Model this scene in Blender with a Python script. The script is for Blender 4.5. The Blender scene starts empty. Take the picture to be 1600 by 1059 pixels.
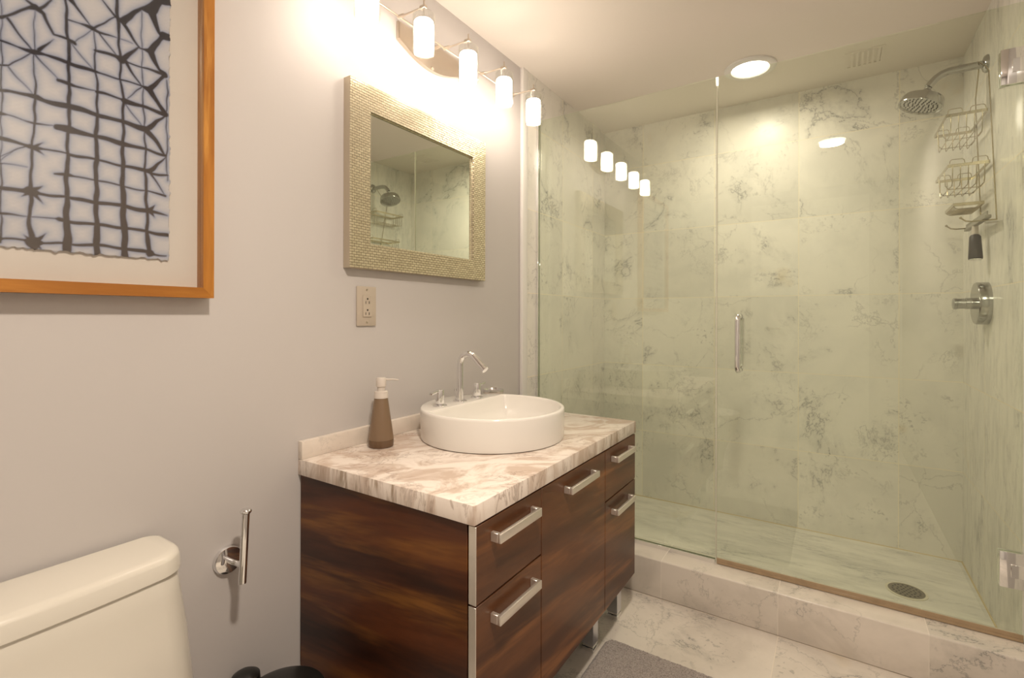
import bpy, bmesh, math, random
import numpy as np
from mathutils import Vector, Matrix, noise

random.seed(7)
scene = bpy.context.scene
COL = scene.collection
PI = math.pi

# ------------------------------------------------------------------ camera
W, H_ = 1600, 1059
F_PX, HOR, YAW, CAM_Z = 768.8, 493.6, 33.15, 1.107
cam_d = bpy.data.cameras.new('camera')
cam = bpy.data.objects.new('camera', cam_d)
COL.objects.link(cam)
cam.location = (1.2, 0.0, CAM_Z)
cam.rotation_euler = (PI / 2, 0, math.radians(YAW))
cam_d.sensor_width = 36
cam_d.lens = 36 * F_PX / W
cam_d.shift_y = -(H_ / 2 - HOR) / W
cam_d.clip_start = 0.02
cam.rotation_euler.rotate_axis('Z', math.radians(0.15))
scene.camera = cam

# ------------------------------------------------------------------ world, exposure
world = bpy.data.worlds.new('world')
scene.world = world
world.use_nodes = True
world.node_tree.nodes['Background'].inputs[0].default_value = (0.05, 0.05, 0.05, 1)
scene.view_settings.view_transform = 'Standard'
scene.view_settings.look = 'None'
scene.view_settings.gamma = 1
scene.view_settings.exposure = 0.84
try:
    scene.cycles.use_denoising = True
    scene.cycles.max_bounces = 14
    scene.cycles.transparent_max_bounces = 24
    scene.cycles.glossy_bounces = 8
    scene.cycles.sample_clamp_indirect = 6
except Exception:
    pass

LAMP_W = 19.0          # emission strength of the five frosted shades
DOWN_W = 17.0         # watts of each recessed downlight
WARM = (1.0, 0.87, 0.73)


def down_lamp(name, loc, power, size=0.13):
    d = bpy.data.lights.new(name, 'AREA')
    d.shape = 'DISK'
    d.size = size
    d.energy = power
    d.color = WARM
    d.spread = math.radians(172)
    o = bpy.data.objects.new(name, d)
    o.location = loc
    COL.objects.link(o)
    return o


DOWNLIGHTS = [(0.88, 2.47), (1.19, 0.30)]
down_lamp('downlight_lamp', (0.88, 2.47, 2.222), DOWN_W * 0.20)
down_lamp('downlight_lamp', (1.19, 0.30, 2.222), DOWN_W * 0.92)

# ------------------------------------------------------------------ materials
MATS = {}


class NT:
    """small node builder"""
    def __init__(s, name):
        s.m = bpy.data.materials.new(name)
        s.m.use_nodes = True
        s.t = s.m.node_tree
        s.b = s.t.nodes['Principled BSDF']
        s.out = s.t.nodes['Material Output']

    def n(s, kind, **kw):
        nd = s.t.nodes.new('ShaderNode' + kind)
        for k, v in kw.items():
            setattr(nd, k, v)
        return nd

    def l(s, a, b):
        s.t.links.new(a, b)

    def put(s, sock, v):
        if isinstance(v, bpy.types.NodeSocket):
            s.l(v, sock)
        else:
            sock.default_value = v

    def math(s, op, a, b=0.0, c=None, clamp=False):
        nd = s.n('Math', operation=op)
        nd.use_clamp = clamp
        s.put(nd.inputs[0], a)
        s.put(nd.inputs[1], b)
        if c is not None:
            s.put(nd.inputs[2], c)
        return nd.outputs[0]

    def vmath(s, op, a, b):
        nd = s.n('VectorMath', operation=op)
        s.put(nd.inputs[0], a)
        s.put(nd.inputs[1], b)
        return nd.outputs[0]

    def noise(s, vec, scale, detail=4, rough=0.55, dist=0.0):
        nd = s.n('TexNoise')
        s.put(nd.inputs['Vector'], vec)
        nd.inputs['Scale'].default_value = scale
        nd.inputs['Detail'].default_value = detail
        nd.inputs['Roughness'].default_value = rough
        nd.inputs['Distortion'].default_value = dist
        return nd.outputs['Fac']

    def step(s, v, lo, hi, a=0.0, b=1.0):
        nd = s.n('MapRange', interpolation_type='SMOOTHSTEP')
        s.put(nd.inputs['Value'], v)
        nd.inputs['From Min'].default_value = lo
        nd.inputs['From Max'].default_value = hi
        nd.inputs['To Min'].default_value = a
        nd.inputs['To Max'].default_value = b
        return nd.outputs['Result']

    def mix(s, f, a, b):
        nd = s.n('Mix', data_type='RGBA')
        s.put(nd.inputs[0], f)
        for k, v in ((6, a), (7, b)):
            if isinstance(v, tuple) and len(v) == 3:
                v = (*v, 1)
            s.put(nd.inputs[k], v)
        return nd.outputs[2]

    def coord(s):
        return s.n('TexCoord').outputs['Object']

    def mapping(s, vec, scale=(1, 1, 1), rot=(0, 0, 0), loc=(0, 0, 0)):
        nd = s.n('Mapping')
        s.put(nd.inputs['Vector'], vec)
        nd.inputs['Scale'].default_value = scale
        nd.inputs['Rotation'].default_value = rot
        nd.inputs['Location'].default_value = loc
        return nd.outputs[0]

    def bump(s, h, strength=0.3, dist=0.002):
        nd = s.n('Bump')
        nd.inputs['Strength'].default_value = strength
        nd.inputs['Distance'].default_value = dist
        s.put(nd.inputs['Height'], h)
        s.l(nd.outputs[0], s.b.inputs['Normal'])


def simple(name, color, rough=0.5, metal=0.0, coat=0.0, spec=0.5, nscale=None, namp=0.06, bump=0.0):
    if name in MATS:
        return MATS[name]
    t = NT(name)
    t.b.inputs['Roughness'].default_value = rough
    t.b.inputs['Metallic'].default_value = metal
    t.b.inputs['Specular IOR Level'].default_value = spec
    if coat:
        t.b.inputs['Coat Weight'].default_value = coat
        t.b.inputs['Coat Roughness'].default_value = 0.05
    c2 = tuple(max(0, x * (1 - namp)) for x in color)
    nz = t.noise(t.coord(), nscale or 8.0, 3)
    t.l(t.mix(nz, color, c2), t.b.inputs['Base Color'])
    if bump:
        t.bump(t.noise(t.coord(), (nscale or 8.0) * 6, 3), bump, 0.001)
    MATS[name] = t.m
    return t.m


def emission(name, color, strength):
    t = NT(name)
    t.b.inputs['Base Color'].default_value = (0.9, 0.88, 0.84, 1)
    t.b.inputs['Roughness'].default_value = 0.5
    t.b.inputs['Emission Color'].default_value = (*color, 1)
    t.b.inputs['Emission Strength'].default_value = strength
    MATS[name] = t.m
    return t.m


def sheet_glass(name, tint, ior=1.5):
    """thin architectural glass: fresnel reflection over tinted transmission"""
    t = NT(name)
    geo = t.n('NewGeometry')
    iorv = t.math('ADD', t.math('MULTIPLY', geo.outputs['Backfacing'], 1 / ior - ior), ior)
    fr = t.n('Fresnel')
    t.l(iorv, fr.inputs['IOR'])
    tr = t.n('BsdfTransparent')
    tr.inputs[0].default_value = (*tint, 1)
    gl = t.n('BsdfGlossy')
    gl.inputs['Roughness'].default_value = 0.0
    gl.inputs['Color'].default_value = (0.95, 0.97, 0.93, 1)
    mx = t.n('MixShader')
    t.l(fr.outputs[0], mx.inputs[0])
    t.l(tr.outputs[0], mx.inputs[1])
    t.l(gl.outputs[0], mx.inputs[2])
    t.l(mx.outputs[0], t.out.inputs['Surface'])
    MATS[name] = t.m
    return t.m


def marble(name, axes='XZ', tile=(0.4, 0.391), phase=(0, 0), base=(0.86, 0.83, 0.765), base2=(0.76, 0.74, 0.685),
           vein=(0.10, 0.11, 0.11), grout=(0.88, 0.80, 0.64), gw=0.0014, stretch=(1, 1, 1), amount=1.0,
           rough=0.30, streak=0.0, stain=0.5, seed=0.0, u_only=False, tilevar=0.22):
    t = NT(name)
    co = t.coord()
    sep = t.n('SeparateXYZ')
    t.l(co, sep.inputs[0])
    U = sep.outputs['XYZ'.index(axes[0])]
    V = sep.outputs['XYZ'.index(axes[1])]
    uu = t.math('DIVIDE', t.math('SUBTRACT', U, phase[0]), tile[0])
    vv = t.math('DIVIDE', t.math('SUBTRACT', V, phase[1]), tile[1])
    cu, cv = t.math('FLOOR', uu), t.math('FLOOR', vv)
    du = t.math('MULTIPLY', t.math('SUBTRACT', 0.5, t.math('ABSOLUTE', t.math('SUBTRACT', t.math('FRACT', uu), 0.5))), tile[0])
    dv = t.math('MULTIPLY', t.math('SUBTRACT', 0.5, t.math('ABSOLUTE', t.math('SUBTRACT', t.math('FRACT', vv), 0.5))), tile[1])
    dmin = du if u_only else t.math('MINIMUM', du, dv)
    if u_only:
        cv = 0.0
    comb = t.n('CombineXYZ')
    t.put(comb.inputs[0], cu)
    t.put(comb.inputs[1], cv)
    comb.inputs[2].default_value = seed
    wn = t.n('TexWhiteNoise', noise_dimensions='3D')
    t.l(comb.outputs[0], wn.inputs['Vector'])
    off = t.vmath('MULTIPLY', wn.outputs['Color'], (17.0, 23.0, 13.0))
    p = t.vmath('ADD', co, off)
    ps = t.mapping(p, scale=stretch)
    # clouds
    cl = t.noise(ps, 3.2, 5, 0.6, 0.4)
    c = t.mix(t.step(cl, 0.38, 0.68), base, base2)
    # long veins
    pd = t.vmath('ADD', ps, t.vmath('MULTIPLY', t.n('TexNoise').outputs['Color'], (0, 0, 0)))
    n1 = t.noise(pd, 2.0, 9, 0.66, 0.35)
    v1 = t.step(t.math('ABSOLUTE', t.math('SUBTRACT', n1, 0.5)), 0.0, 0.0065, 1, 0)
    m1 = t.step(t.noise(t.vmath('ADD', ps, (3.1, 7.7, 1.3)), 3.3, 4), 0.49, 0.62)
    # fine web
    n2 = t.noise(t.vmath('ADD', ps, (9.1, 2.7, 4.3)), 4.6, 9, 0.68, 0.5)
    v2 = t.step(t.math('ABSOLUTE', t.math('SUBTRACT', n2, 0.5)), 0.0, 0.009, 1, 0)
    m2 = t.step(t.noise(t.vmath('ADD', ps, (5.1, 1.7, 8.3)), 4.0, 4), 0.47, 0.62)
    # dark specks gathered in patches
    n3 = t.noise(t.vmath('ADD', ps, (2.2, 6.6, 3.9)), 55.0, 3, 0.55, 0.3)
    m3 = t.step(t.noise(t.vmath('ADD', ps, (8.8, 0.6, 5.9)), 4.6, 4), 0.53, 0.68)
    v3 = t.math('MULTIPLY', t.step(n3, 0.585, 0.65), m3)
    # long thin cracks: distorted cell borders
    wob = t.n('TexNoise')
    t.l(ps, wob.inputs['Vector'])
    wob.inputs['Scale'].default_value = 5.0
    wob.inputs['Detail'].default_value = 6.0
    wob.inputs['Roughness'].default_value = 0.7
    pv = t.vmath('ADD', ps, t.vmath('MULTIPLY', wob.outputs['Color'], (0.16, 0.16, 0.16)))
    vor = t.n('TexVoronoi', feature='DISTANCE_TO_EDGE')
    t.l(pv, vor.inputs['Vector'])
    vor.inputs['Scale'].default_value = 2.6
    m4 = t.step(t.noise(t.vmath('ADD', ps, (6.2, 3.3, 9.4)), 3.0, 5, 0.6), 0.44, 0.58)
    v4 = t.step(vor.outputs['Distance'], 0.0, 0.008, 1, 0)
    vv4 = t.math('MULTIPLY', t.math('MULTIPLY', v4, m4), 0.36 * amount)
    vv1 = t.math('MULTIPLY', t.math('MULTIPLY', v1, m1), 0.80 * amount)
    vv2 = t.math('MULTIPLY', t.math('MULTIPLY', v2, m2), 0.50 * amount)
    vv3 = t.math('MULTIPLY', v3, 0.42 * amount)
    va = t.math('MAXIMUM', t.math('MAXIMUM', t.math('MAXIMUM', vv1, vv2), vv3), vv4)
    # soft grey halo around veins
    halo = t.math('MULTIPLY', t.math('MULTIPLY', t.step(t.math('ABSOLUTE', t.math('SUBTRACT', n1, 0.5)), 0.0, 0.06, 1, 0), m1), 0.20 * amount)
    c = t.mix(halo, c, vein)
    if streak:
        st = t.noise(t.mapping(p, scale=tuple(s * 3 for s in stretch)), 5.0, 5, 0.65, 0.2)
        c = t.mix(t.math('MULTIPLY', t.step(st, 0.42, 0.72), streak), c, (0.30, 0.31, 0.26))
    c = t.mix(va, c, vein)
    sn = t.noise(t.vmath('ADD', p, (1.0, 4.4, 2.5)), 3.0, 3, 0.6)
    c = t.mix(t.math('MULTIPLY', t.step(sn, 0.66, 0.80), stain), c, (0.60, 0.45, 0.20))
    # small differences from tile to tile
    tv = t.n('SeparateColor')
    t.l(wn.outputs['Color'], tv.inputs[0])
    c = t.mix(t.math('MULTIPLY', tv.outputs[0], tilevar), c, (0.32, 0.31, 0.27))
    g = t.step(dmin, gw * 0.7, gw * 1.3, 1, 0)
    c = t.mix(g, c, grout)
    t.l(c, t.b.inputs['Base Color'])
    t.l(t.math('ADD', t.math('MULTIPLY', g, 0.5), rough), t.b.inputs['Roughness'])
    t.b.inputs['Specular IOR Level'].default_value = 0.3
    t.bump(t.math('MULTIPLY', g, -1.0), 0.25, 0.001)
    MATS[name] = t.m
    return t.m


def counter_stone(name, edge=False):
    t = NT(name)
    co = t.coord()
    rot = t.mapping(co, scale=(1, 1, 0.35), rot=(0, 0, 0.6))
    n1 = t.noise(t.mapping(rot, scale=(1.9, 1, 1)), 5.5, 7, 0.62, 1.3)
    c = t.mix(t.step(n1, 0.42, 0.60), (0.82, 0.74, 0.67), (0.58, 0.46, 0.38))
    n2 = t.noise(t.mapping(rot, scale=(1.6, 1, 1), loc=(3, 1, 2)), 9.0, 7, 0.65, 1.6)
    v = t.step(t.math('ABSOLUTE', t.math('SUBTRACT', n2, 0.5)), 0.0, 0.035, 1, 0)
    m = t.step(t.noise(t.mapping(co, loc=(7, 7, 1)), 6.0, 3), 0.40, 0.62)
    c = t.mix(t.math('MULTIPLY', t.math('MULTIPLY', v, m), 0.65), c, (0.34, 0.25, 0.20))
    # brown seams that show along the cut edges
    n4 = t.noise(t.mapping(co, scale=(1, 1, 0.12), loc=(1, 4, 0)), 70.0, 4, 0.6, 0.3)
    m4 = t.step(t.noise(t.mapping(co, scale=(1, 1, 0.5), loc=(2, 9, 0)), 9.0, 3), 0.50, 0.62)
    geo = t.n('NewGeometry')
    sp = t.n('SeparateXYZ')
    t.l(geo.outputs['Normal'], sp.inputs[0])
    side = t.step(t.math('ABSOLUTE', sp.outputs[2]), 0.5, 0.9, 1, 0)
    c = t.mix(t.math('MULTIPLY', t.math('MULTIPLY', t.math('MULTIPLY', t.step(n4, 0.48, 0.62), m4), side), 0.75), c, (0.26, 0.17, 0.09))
    t.l(c, t.b.inputs['Base Color'])
    t.b.inputs['Roughness'].default_value = 0.22
    MATS[name] = t.m
    return t.m


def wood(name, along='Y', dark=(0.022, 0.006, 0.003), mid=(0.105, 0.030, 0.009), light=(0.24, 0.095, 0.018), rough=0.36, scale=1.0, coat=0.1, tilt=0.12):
    t = NT(name)
    co = t.coord()
    lo, hi = 0.9 * scale, 9.0 * scale
    if along == 'Y':
        sc, rot = (hi, lo, hi), (tilt, 0, 0)
    elif along == 'X':
        sc, rot = (lo, hi, hi), (0, tilt, 0)
    else:
        sc, rot = (hi, hi, lo), (0, 0, 0)
    r = t.mapping(t.mapping(co, rot=rot), scale=sc)
    n1 = t.noise(r, 1.0, 5, 0.6, 0.2)
    n2 = t.noise(t.mapping(r, scale=(5, 5, 5) if True else (1, 1, 1)), 1.6, 5, 0.65, 0.2)
    c = t.mix(t.step(n1, 0.36, 0.64), dark, mid)
    n3 = t.noise(t.mapping(r, loc=(5, 3, 8)), 1.7, 4, 0.6, 0.25)
    c = t.mix(t.math('MULTIPLY', t.step(n3, 0.50, 0.70), 0.75), c, light)
    c = t.mix(t.math('MULTIPLY', t.step(n2, 0.45, 0.7), 0.22), c, dark)
    t.l(c, t.b.inputs['Base Color'])
    t.b.inputs['Roughness'].default_value = rough
    t.b.inputs['Specular IOR Level'].default_value = 0.38
    t.b.inputs['Coat Weight'].default_value = coat
    t.b.inputs['Coat Roughness'].default_value = 0.18
    MATS[name] = t.m
    return t.m


def mosaic_metal(name):
    t = NT(name)
    co = t.coord()
    sp = t.n('SeparateXYZ')
    t.l(co, sp.inputs[0])
    cb = t.n('CombineXYZ')
    t.l(sp.outputs[1], cb.inputs[0])
    t.l(sp.outputs[2], cb.inputs[1])
    br = t.n('TexBrick')
    t.l(cb.outputs[0], br.inputs['Vector'])
    br.inputs['Scale'].default_value = 1.0
    br.inputs['Brick Width'].default_value = 0.017
    br.inputs['Row Height'].default_value = 0.0078
    br.inputs['Mortar Size'].default_value = 0.0009
    br.inputs['Mortar Smooth'].default_value = 0.6
    br.inputs['Color1'].default_value = (0.74, 0.67, 0.50, 1)
    br.inputs['Color2'].default_value = (0.62, 0.55, 0.40, 1)
    br.inputs['Mortar'].default_value = (0.18, 0.135, 0.07, 1)
    t.l(br.outputs['Color'], t.b.inputs['Base Color'])
    t.b.inputs['Metallic'].default_value = 0.75
    t.b.inputs['Roughness'].default_value = 0.27
    h = t.math('ADD', t.math('MULTIPLY', br.outputs['Fac'], -1.0), t.math('MULTIPLY', t.noise(co, 90.0, 2), 0.9))
    t.bump(h, 0.8, 0.0012)
    MATS[name] = t.m
    return t.m


M_wall = simple('wall_paint', (0.54, 0.510, 0.495), 0.55, nscale=2.0, namp=0.03)
M_ceil = simple('ceiling_paint', (0.80, 0.74, 0.68), 0.7, nscale=1.5, namp=0.03)
M_trim = simple('trim_paint', (0.78, 0.76, 0.73), 0.35)
M_chrome = simple('chrome', (0.86, 0.86, 0.87), 0.06, 1.0, namp=0.02)
M_dull = simple('dulled_chrome', (0.50, 0.50, 0.49), 0.14, 1.0, namp=0.15)
M_nickel = simple('brushed_nickel', (0.60, 0.53, 0.45), 0.32, 1.0, nscale=40)
M_alu = simple('satin_aluminium', (0.84, 0.79, 0.73), 0.38, 0.85, nscale=60)
M_wire = simple('champagne_wire', (0.46, 0.405, 0.28), 0.25, 1.0)
M_ceramic = simple('white_ceramic', (0.80, 0.77, 0.72), 0.16, coat=0.0, spec=0.4, namp=0.01)
M_toilet = simple('toilet_ceramic', (0.68, 0.645, 0.57), 0.14, coat=0.3, namp=0.01)
M_black = simple('black_plastic', (0.012, 0.012, 0.011), 0.30)
M_dark = simple('dark_gap', (0.01, 0.008, 0.007), 0.7)
M_outlet = simple('almond_plastic', (0.50, 0.43, 0.35), 0.4)
M_bottle = simple('smoked_bottle', (0.20, 0.130, 0.076), 0.28, namp=0.05, spec=0.6)
M_bottle2 = simple('smoked_bottle_base', (0.13, 0.075, 0.038), 0.15, namp=0.05, spec=0.6)
M_pump = simple('cream_plastic', (0.62, 0.56, 0.50), 0.35)
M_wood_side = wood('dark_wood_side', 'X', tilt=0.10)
M_wood_front = wood('dark_wood_front', 'Y', dark=(0.065, 0.022, 0.008), mid=(0.145, 0.052, 0.017), light=(0.30, 0.118, 0.036), rough=0.36, tilt=0.10)
M_wood_frame = wood('honey_wood', 'Y', dark=(0.30, 0.11, 0.016), mid=(0.46, 0.19, 0.030), light=(0.58, 0.28, 0.06), rough=0.35, scale=2.2, tilt=0.02)
M_wood_frame_v = wood('honey_wood_upright', 'Z', dark=(0.30, 0.11, 0.016), mid=(0.46, 0.19, 0.030), light=(0.58, 0.28, 0.06), rough=0.35, scale=2.2)
M_stone = counter_stone('counter_stone')
M_mosaic = mosaic_metal('mosaic_frame')
M_mirror = simple('mirror_silver', (0.80, 0.83, 0.76), 0.015, 1.0, namp=0.0)
M_glass = sheet_glass('green_sheet_glass', (0.945, 0.970, 0.920), 1.70)
M_clear = sheet_glass('clear_glass', (0.93, 0.93, 0.92), 1.5)
M_mat = simple('mount_board', (0.80, 0.74, 0.70), 0.8)
M_shade = emission('frosted_shade', (1.0, 0.86, 0.73), LAMP_W)
M_lens = emission('downlight_lens', (1.0, 0.90, 0.74), 6.0)
M_seal = simple('tan_seal', (0.50, 0.36, 0.22), 0.3, nscale=20, namp=0.4)
M_blade = simple('grey_rubber', (0.33, 0.31, 0.26), 0.5)
M_backtile = marble('marble_back', 'XZ', (0.4, 0.391), (0.2528, 0.041), seed=1.0, amount=0.85)
M_lefttile = marble('marble_left', 'YZ', (0.385, 0.391), (1.916, 0.041), seed=2.0, stain=0.2)
M_righttile = marble('marble_right', 'YZ', (0.8, 0.391), (1.70, 0.0415), seed=3.0, stretch=(1, 1.9, 0.6), streak=0.3, amount=0.8, tilevar=0.05)
M_showerfloor = marble('marble_shower_floor', 'XY', (2.4, 2.4), (-0.5, 1.2), seed=4.0, stretch=(0.5, 1.7, 1), streak=0.28, stain=0.35, tilevar=0.0, amount=0.7, base=(0.74, 0.715, 0.65), base2=(0.62, 0.60, 0.55))
M_floor = marble('marble_floor', 'XY', (0.806, 0.806), (0.236, 0.32), seed=5.0, base=(0.80, 0.735, 0.655), base2=(0.66, 0.60, 0.53), rough=0.18, grout=(0.78, 0.71, 0.61), amount=0.85)
M_curb = marble('marble_curb', 'XZ', (0.403, 5), (0.235, -1), seed=6.0, u_only=True, base=(0.80, 0.73, 0.65), base2=(0.64, 0.58, 0.51), rough=0.2, grout=(0.74, 0.68, 0.60), amount=0.75)

# ------------------------------------------------------------------ mesh helpers
class MB:
    """gathers shapes in world coordinates into ONE mesh"""
    def __init__(s):
        s.bm = bmesh.new()

    def _add(s, verts, faces, mi=0, smooth=False):
        vs = [s.bm.verts.new(v) for v in verts]
        for f in faces:
            try:
                fc = s.bm.faces.new([vs[i] for i in f])
                fc.material_index = mi
                fc.smooth = smooth
            except ValueError:
                pass
        return vs

    def box(s, a, b, bev=0.0, seg=2, mi=0, rot=None, piv=None):
        x0, x1 = sorted((a[0], b[0]))
        y0, y1 = sorted((a[1], b[1]))
        z0, z1 = sorted((a[2], b[2]))
        V = [(x, y, z) for x in (x0, x1) for y in (y0, y1) for z in (z0, z1)]
        Fc = [(0, 1, 3, 2), (4, 6, 7, 5), (0, 4, 5, 1), (2, 3, 7, 6), (0, 2, 6, 4), (1, 5, 7, 3)]
        t = bmesh.new()
        vs = [t.verts.new(v) for v in V]
        for f in Fc:
            t.faces.new([vs[i] for i in f])
        if bev:
            bmesh.ops.bevel(t, geom=list(t.edges), offset=bev, segments=seg, affect='EDGES', profile=0.5)
        if rot is not None:
            bmesh.ops.rotate(t, verts=t.verts, cent=piv or ((x0 + x1) / 2, (y0 + y1) / 2, (z0 + z1) / 2), matrix=rot)
        s.merge(t, mi, bool(bev) and seg > 2)
        return s

    def merge(s, t, mi=0, smooth=False):
        mp = {}
        for v in t.verts:
            mp[v] = s.bm.verts.new(v.co)
        for f in t.faces:
            try:
                nf = s.bm.faces.new([mp[v] for v in f.verts])
                nf.material_index = mi
                nf.smooth = smooth or f.smooth
            except ValueError:
                pass
        t.free()

    def tube(s, pts, r, n=12, mi=0, cap=True, closed=False):
        pts = [Vector(p) for p in pts]
        rs = r if isinstance(r, (list, tuple)) else [r] * len(pts)
        m = len(pts)
        rings = []
        ref = None
        for i, p in enumerate(pts):
            if closed:
                d = pts[(i + 1) % m] - pts[i - 1]
            elif i == 0:
                d = pts[1] - p
            elif i == m - 1:
                d = p - pts[i - 1]
            else:
                d = (pts[i + 1] - p).normalized() + (p - pts[i - 1]).normalized()
            d.normalize()
            if ref is None:
                ref = Vector((0, 0, 1)) if abs(d.z) < 0.9 else Vector((1, 0, 0))
            u = d.cross(ref)
            if u.length < 1e-6:
                u = d.orthogonal()
            u.normalize()
            w = u.cross(d).normalized()
            ref = w
            rings.append([s.bm.verts.new(p + (u * math.cos(2 * PI * k / n) + w * math.sin(2 * PI * k / n)) * rs[i]) for k in range(n)])
        rng = range(m) if closed else range(m - 1)
        for i in rng:
            A, B = rings[i], rings[(i + 1) % m]
            for k in range(n):
                f = s.bm.faces.new((A[k], A[(k + 1) % n], B[(k + 1) % n], B[k]))
                f.smooth = True
                f.material_index = mi
        if cap and not closed:
            for R in (rings[0], rings[-1]):
                f = s.bm.faces.new(R)
                f.material_index = mi
        return s

    def cyl(s, a, b, r, n=32, mi=0, r2=None, bev=0.0):
        a, b = Vector(a), Vector(b)
        r2 = r if r2 is None else r2
        if bev:
            d = (b - a).normalized()
            s.tube([a, a + d * bev * 0.3, a + d * bev, b - d * bev, b - d * bev * 0.3, b],
                   [r - bev, r - bev * 0.3, r, r2, r2 - bev * 0.3, r2 - bev], n, mi)
        else:
            s.tube([a, b], [r, r2], n, mi)
        return s

    def lathe(s, prof, c, axis=(0, 0, 1), n=48, mi=0, mis=None, closed=False):
        """prof: [(radius, height)], rotated about axis through c"""
        ax = Vector(axis).normalized()
        u = ax.orthogonal().normalized()
        w = ax.cross(u)
        c = Vector(c)
        rings = []
        for (r, h) in prof:
            if r < 1e-6:
                rings.append([s.bm.verts.new(c + ax * h)])
            else:
                rings.append([s.bm.verts.new(c + ax * h + (u * math.cos(2 * PI * k / n) + w * math.sin(2 * PI * k / n)) * r) for k in range(n)])
        m = len(rings)
        for i in range(m if closed else m - 1):
            A, B = rings[i], rings[(i + 1) % m]
            for k in range(n):
                k2 = (k + 1) % n
                if len(A) == 1 and len(B) == 1:
                    continue
                if len(A) == 1:
                    vs = (A[0], B[k2], B[k])
                elif len(B) == 1:
                    vs = (A[k], A[k2], B[0])
                else:
                    vs = (A[k], A[k2], B[k2], B[k])
                f = s.bm.faces.new(vs)
                f.smooth = True
                f.material_index = mis[i] if mis else mi
        return s

    def prism(s, outline, axis, a, b, mi=0, bev=0.0, smooth=False):
        """outline: 2D points in the plane across `axis`, extruded from a to b"""
        def P(p, h):
            if axis == 'X':
                return (h, p[0], p[1])
            if axis == 'Y':
                return (p[0], h, p[1])
            return (p[0], p[1], h)
        t = bmesh.new()
        A = [t.verts.new(P(p, a)) for p in outline]
        B = [t.verts.new(P(p, b)) for p in outline]
        n = len(outline)
        t.faces.new(A[::-1])
        t.faces.new(B)
        for i in range(n):
            f = t.faces.new((A[i], A[(i + 1) % n], B[(i + 1) % n], B[i]))
            f.smooth = smooth
        if bev:
            es = [e for e in t.edges if (e.verts[0] in A) == (e.verts[1] in A)]
            bmesh.ops.bevel(t, geom=es, offset=bev, segments=2, affect='EDGES')
        bmesh.ops.recalc_face_normals(t, faces=t.faces)
        s.merge(t, mi)
        return s

    def build(s, name, mat, parent=None, label=None, sharp=40):
        bmesh.ops.recalc_face_normals(s.bm, faces=s.bm.faces)
        me = bpy.data.meshes.new(name)
        org = Vector((0, 0, 0))
        if parent is not None:
            org = WORLD_LOC[parent.name]
            bmesh.ops.translate(s.bm, verts=s.bm.verts, vec=-org)
        s.bm.to_mesh(me)
        s.bm.free()
        for m in (mat if isinstance(mat, (list, tuple)) else [mat]):
            me.materials.append(m)
        if sharp is not None:
            try:
                me.set_sharp_from_angle(angle=math.radians(sharp))
            except Exception:
                pass
        o = bpy.data.objects.new(name, me)
        COL.objects.link(o)
        if parent is not None:
            o.parent = parent
        WORLD_LOC[o.name] = org
        if label:
            o['label'] = label
        return o


WORLD_LOC = {}


def thing(name, label, cat, loc=(0, 0, 0), group=None):
    o = bpy.data.objects.new(name, None)
    o.empty_display_size = 0.05
    COL.objects.link(o)
    o.location = loc
    WORLD_LOC[o.name] = Vector(loc)
    o['label'] = label
    o['category'] = cat
    if group:
        o['group'] = group
    return o


def tag(o, label, cat, group=None):
    o['label'] = label
    o['category'] = cat
    if group:
        o['group'] = group
    return o


def struct(o):
    o['kind'] = 'structure'
    return o


def rrect(x0, y0, x1, y1, r, n=6):
    out = []
    for cx, cy, a0 in ((x1 - r, y1 - r, 0), (x0 + r, y1 - r, 90), (x0 + r, y0 + r, 180), (x1 - r, y0 + r, 270)):
        for k in range(n + 1):
            a = math.radians(a0 + 90 * k / n)
            out.append((cx + r * math.cos(a), cy + r * math.sin(a)))
    return out


# ------------------------------------------------------------------ the room
ZC = 2.241      # ceiling
XW = 1.673      # right wall
YB = 2.8675     # shower back wall
YG = 2.0316     # glass
ZS = 0.041      # shower floor
ZK = 0.150      # curb top
Y0 = -1.05      # wall behind the camera

struct(MB().box((-0.12, Y0 - 0.12, -0.1), (0, YB + 0.12, ZC + 0.1)).build('wall_left', M_wall))
struct(MB().box((XW, Y0 - 0.12, -0.1), (XW + 0.12, 1.945, ZC + 0.1)).build('wall_right', M_wall))
struct(MB().box((XW, 1.945, -0.1), (XW + 0.12, YB + 0.12, ZC + 0.1)).build('wall_shower_right', M_righttile))
struct(MB().box((0, YB, -0.1), (XW, YB + 0.12, ZC + 0.1)).build('wall_shower_back', M_backtile))
struct(MB().box((0, 1.945, 0.0), (0.012, YB, ZC)).build('wall_shower_left', M_lefttile))
struct(MB().box((0, Y0 - 0.12, -0.1), (XW, Y0, ZC + 0.1)).build('wall_back', M_wall))
struct(MB().box((0, Y0, -0.1), (XW, YB, 0)).build('floor', M_floor))
struct(MB().box((0.012, 2.095, 0.0), (XW, YB, ZS)).build('shower_floor', M_showerfloor))
struct(MB().box((0.012, 1.932, 0.0), (XW, 2.095, ZK), 0.006, 3).build('curb', M_curb))
struct(MB().box((0, 1.900, 0), (0.016, 1.945, ZC), 0.003, 2).build('trim_1', M_trim))
# yellowed grout beads where walls and shower floor meet
g = MB()
g.tube([(0.012, YB - 0.001, ZS), (XW, YB - 0.001, ZS)], 0.0035, 6)
g.tube([(XW - 0.001, 2.095, ZS), (XW - 0.001, YB, ZS)], 0.0035, 6)
struct(g.build('trim_2', simple('old_grout', (0.60, 0.50, 0.30), 0.6)))
# ceiling as one slab (lights are let into its trim rings)
struct(MB().box((0, Y0, ZC), (XW, YB, ZC + 0.1)).build('ceiling', M_ceil))
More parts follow.
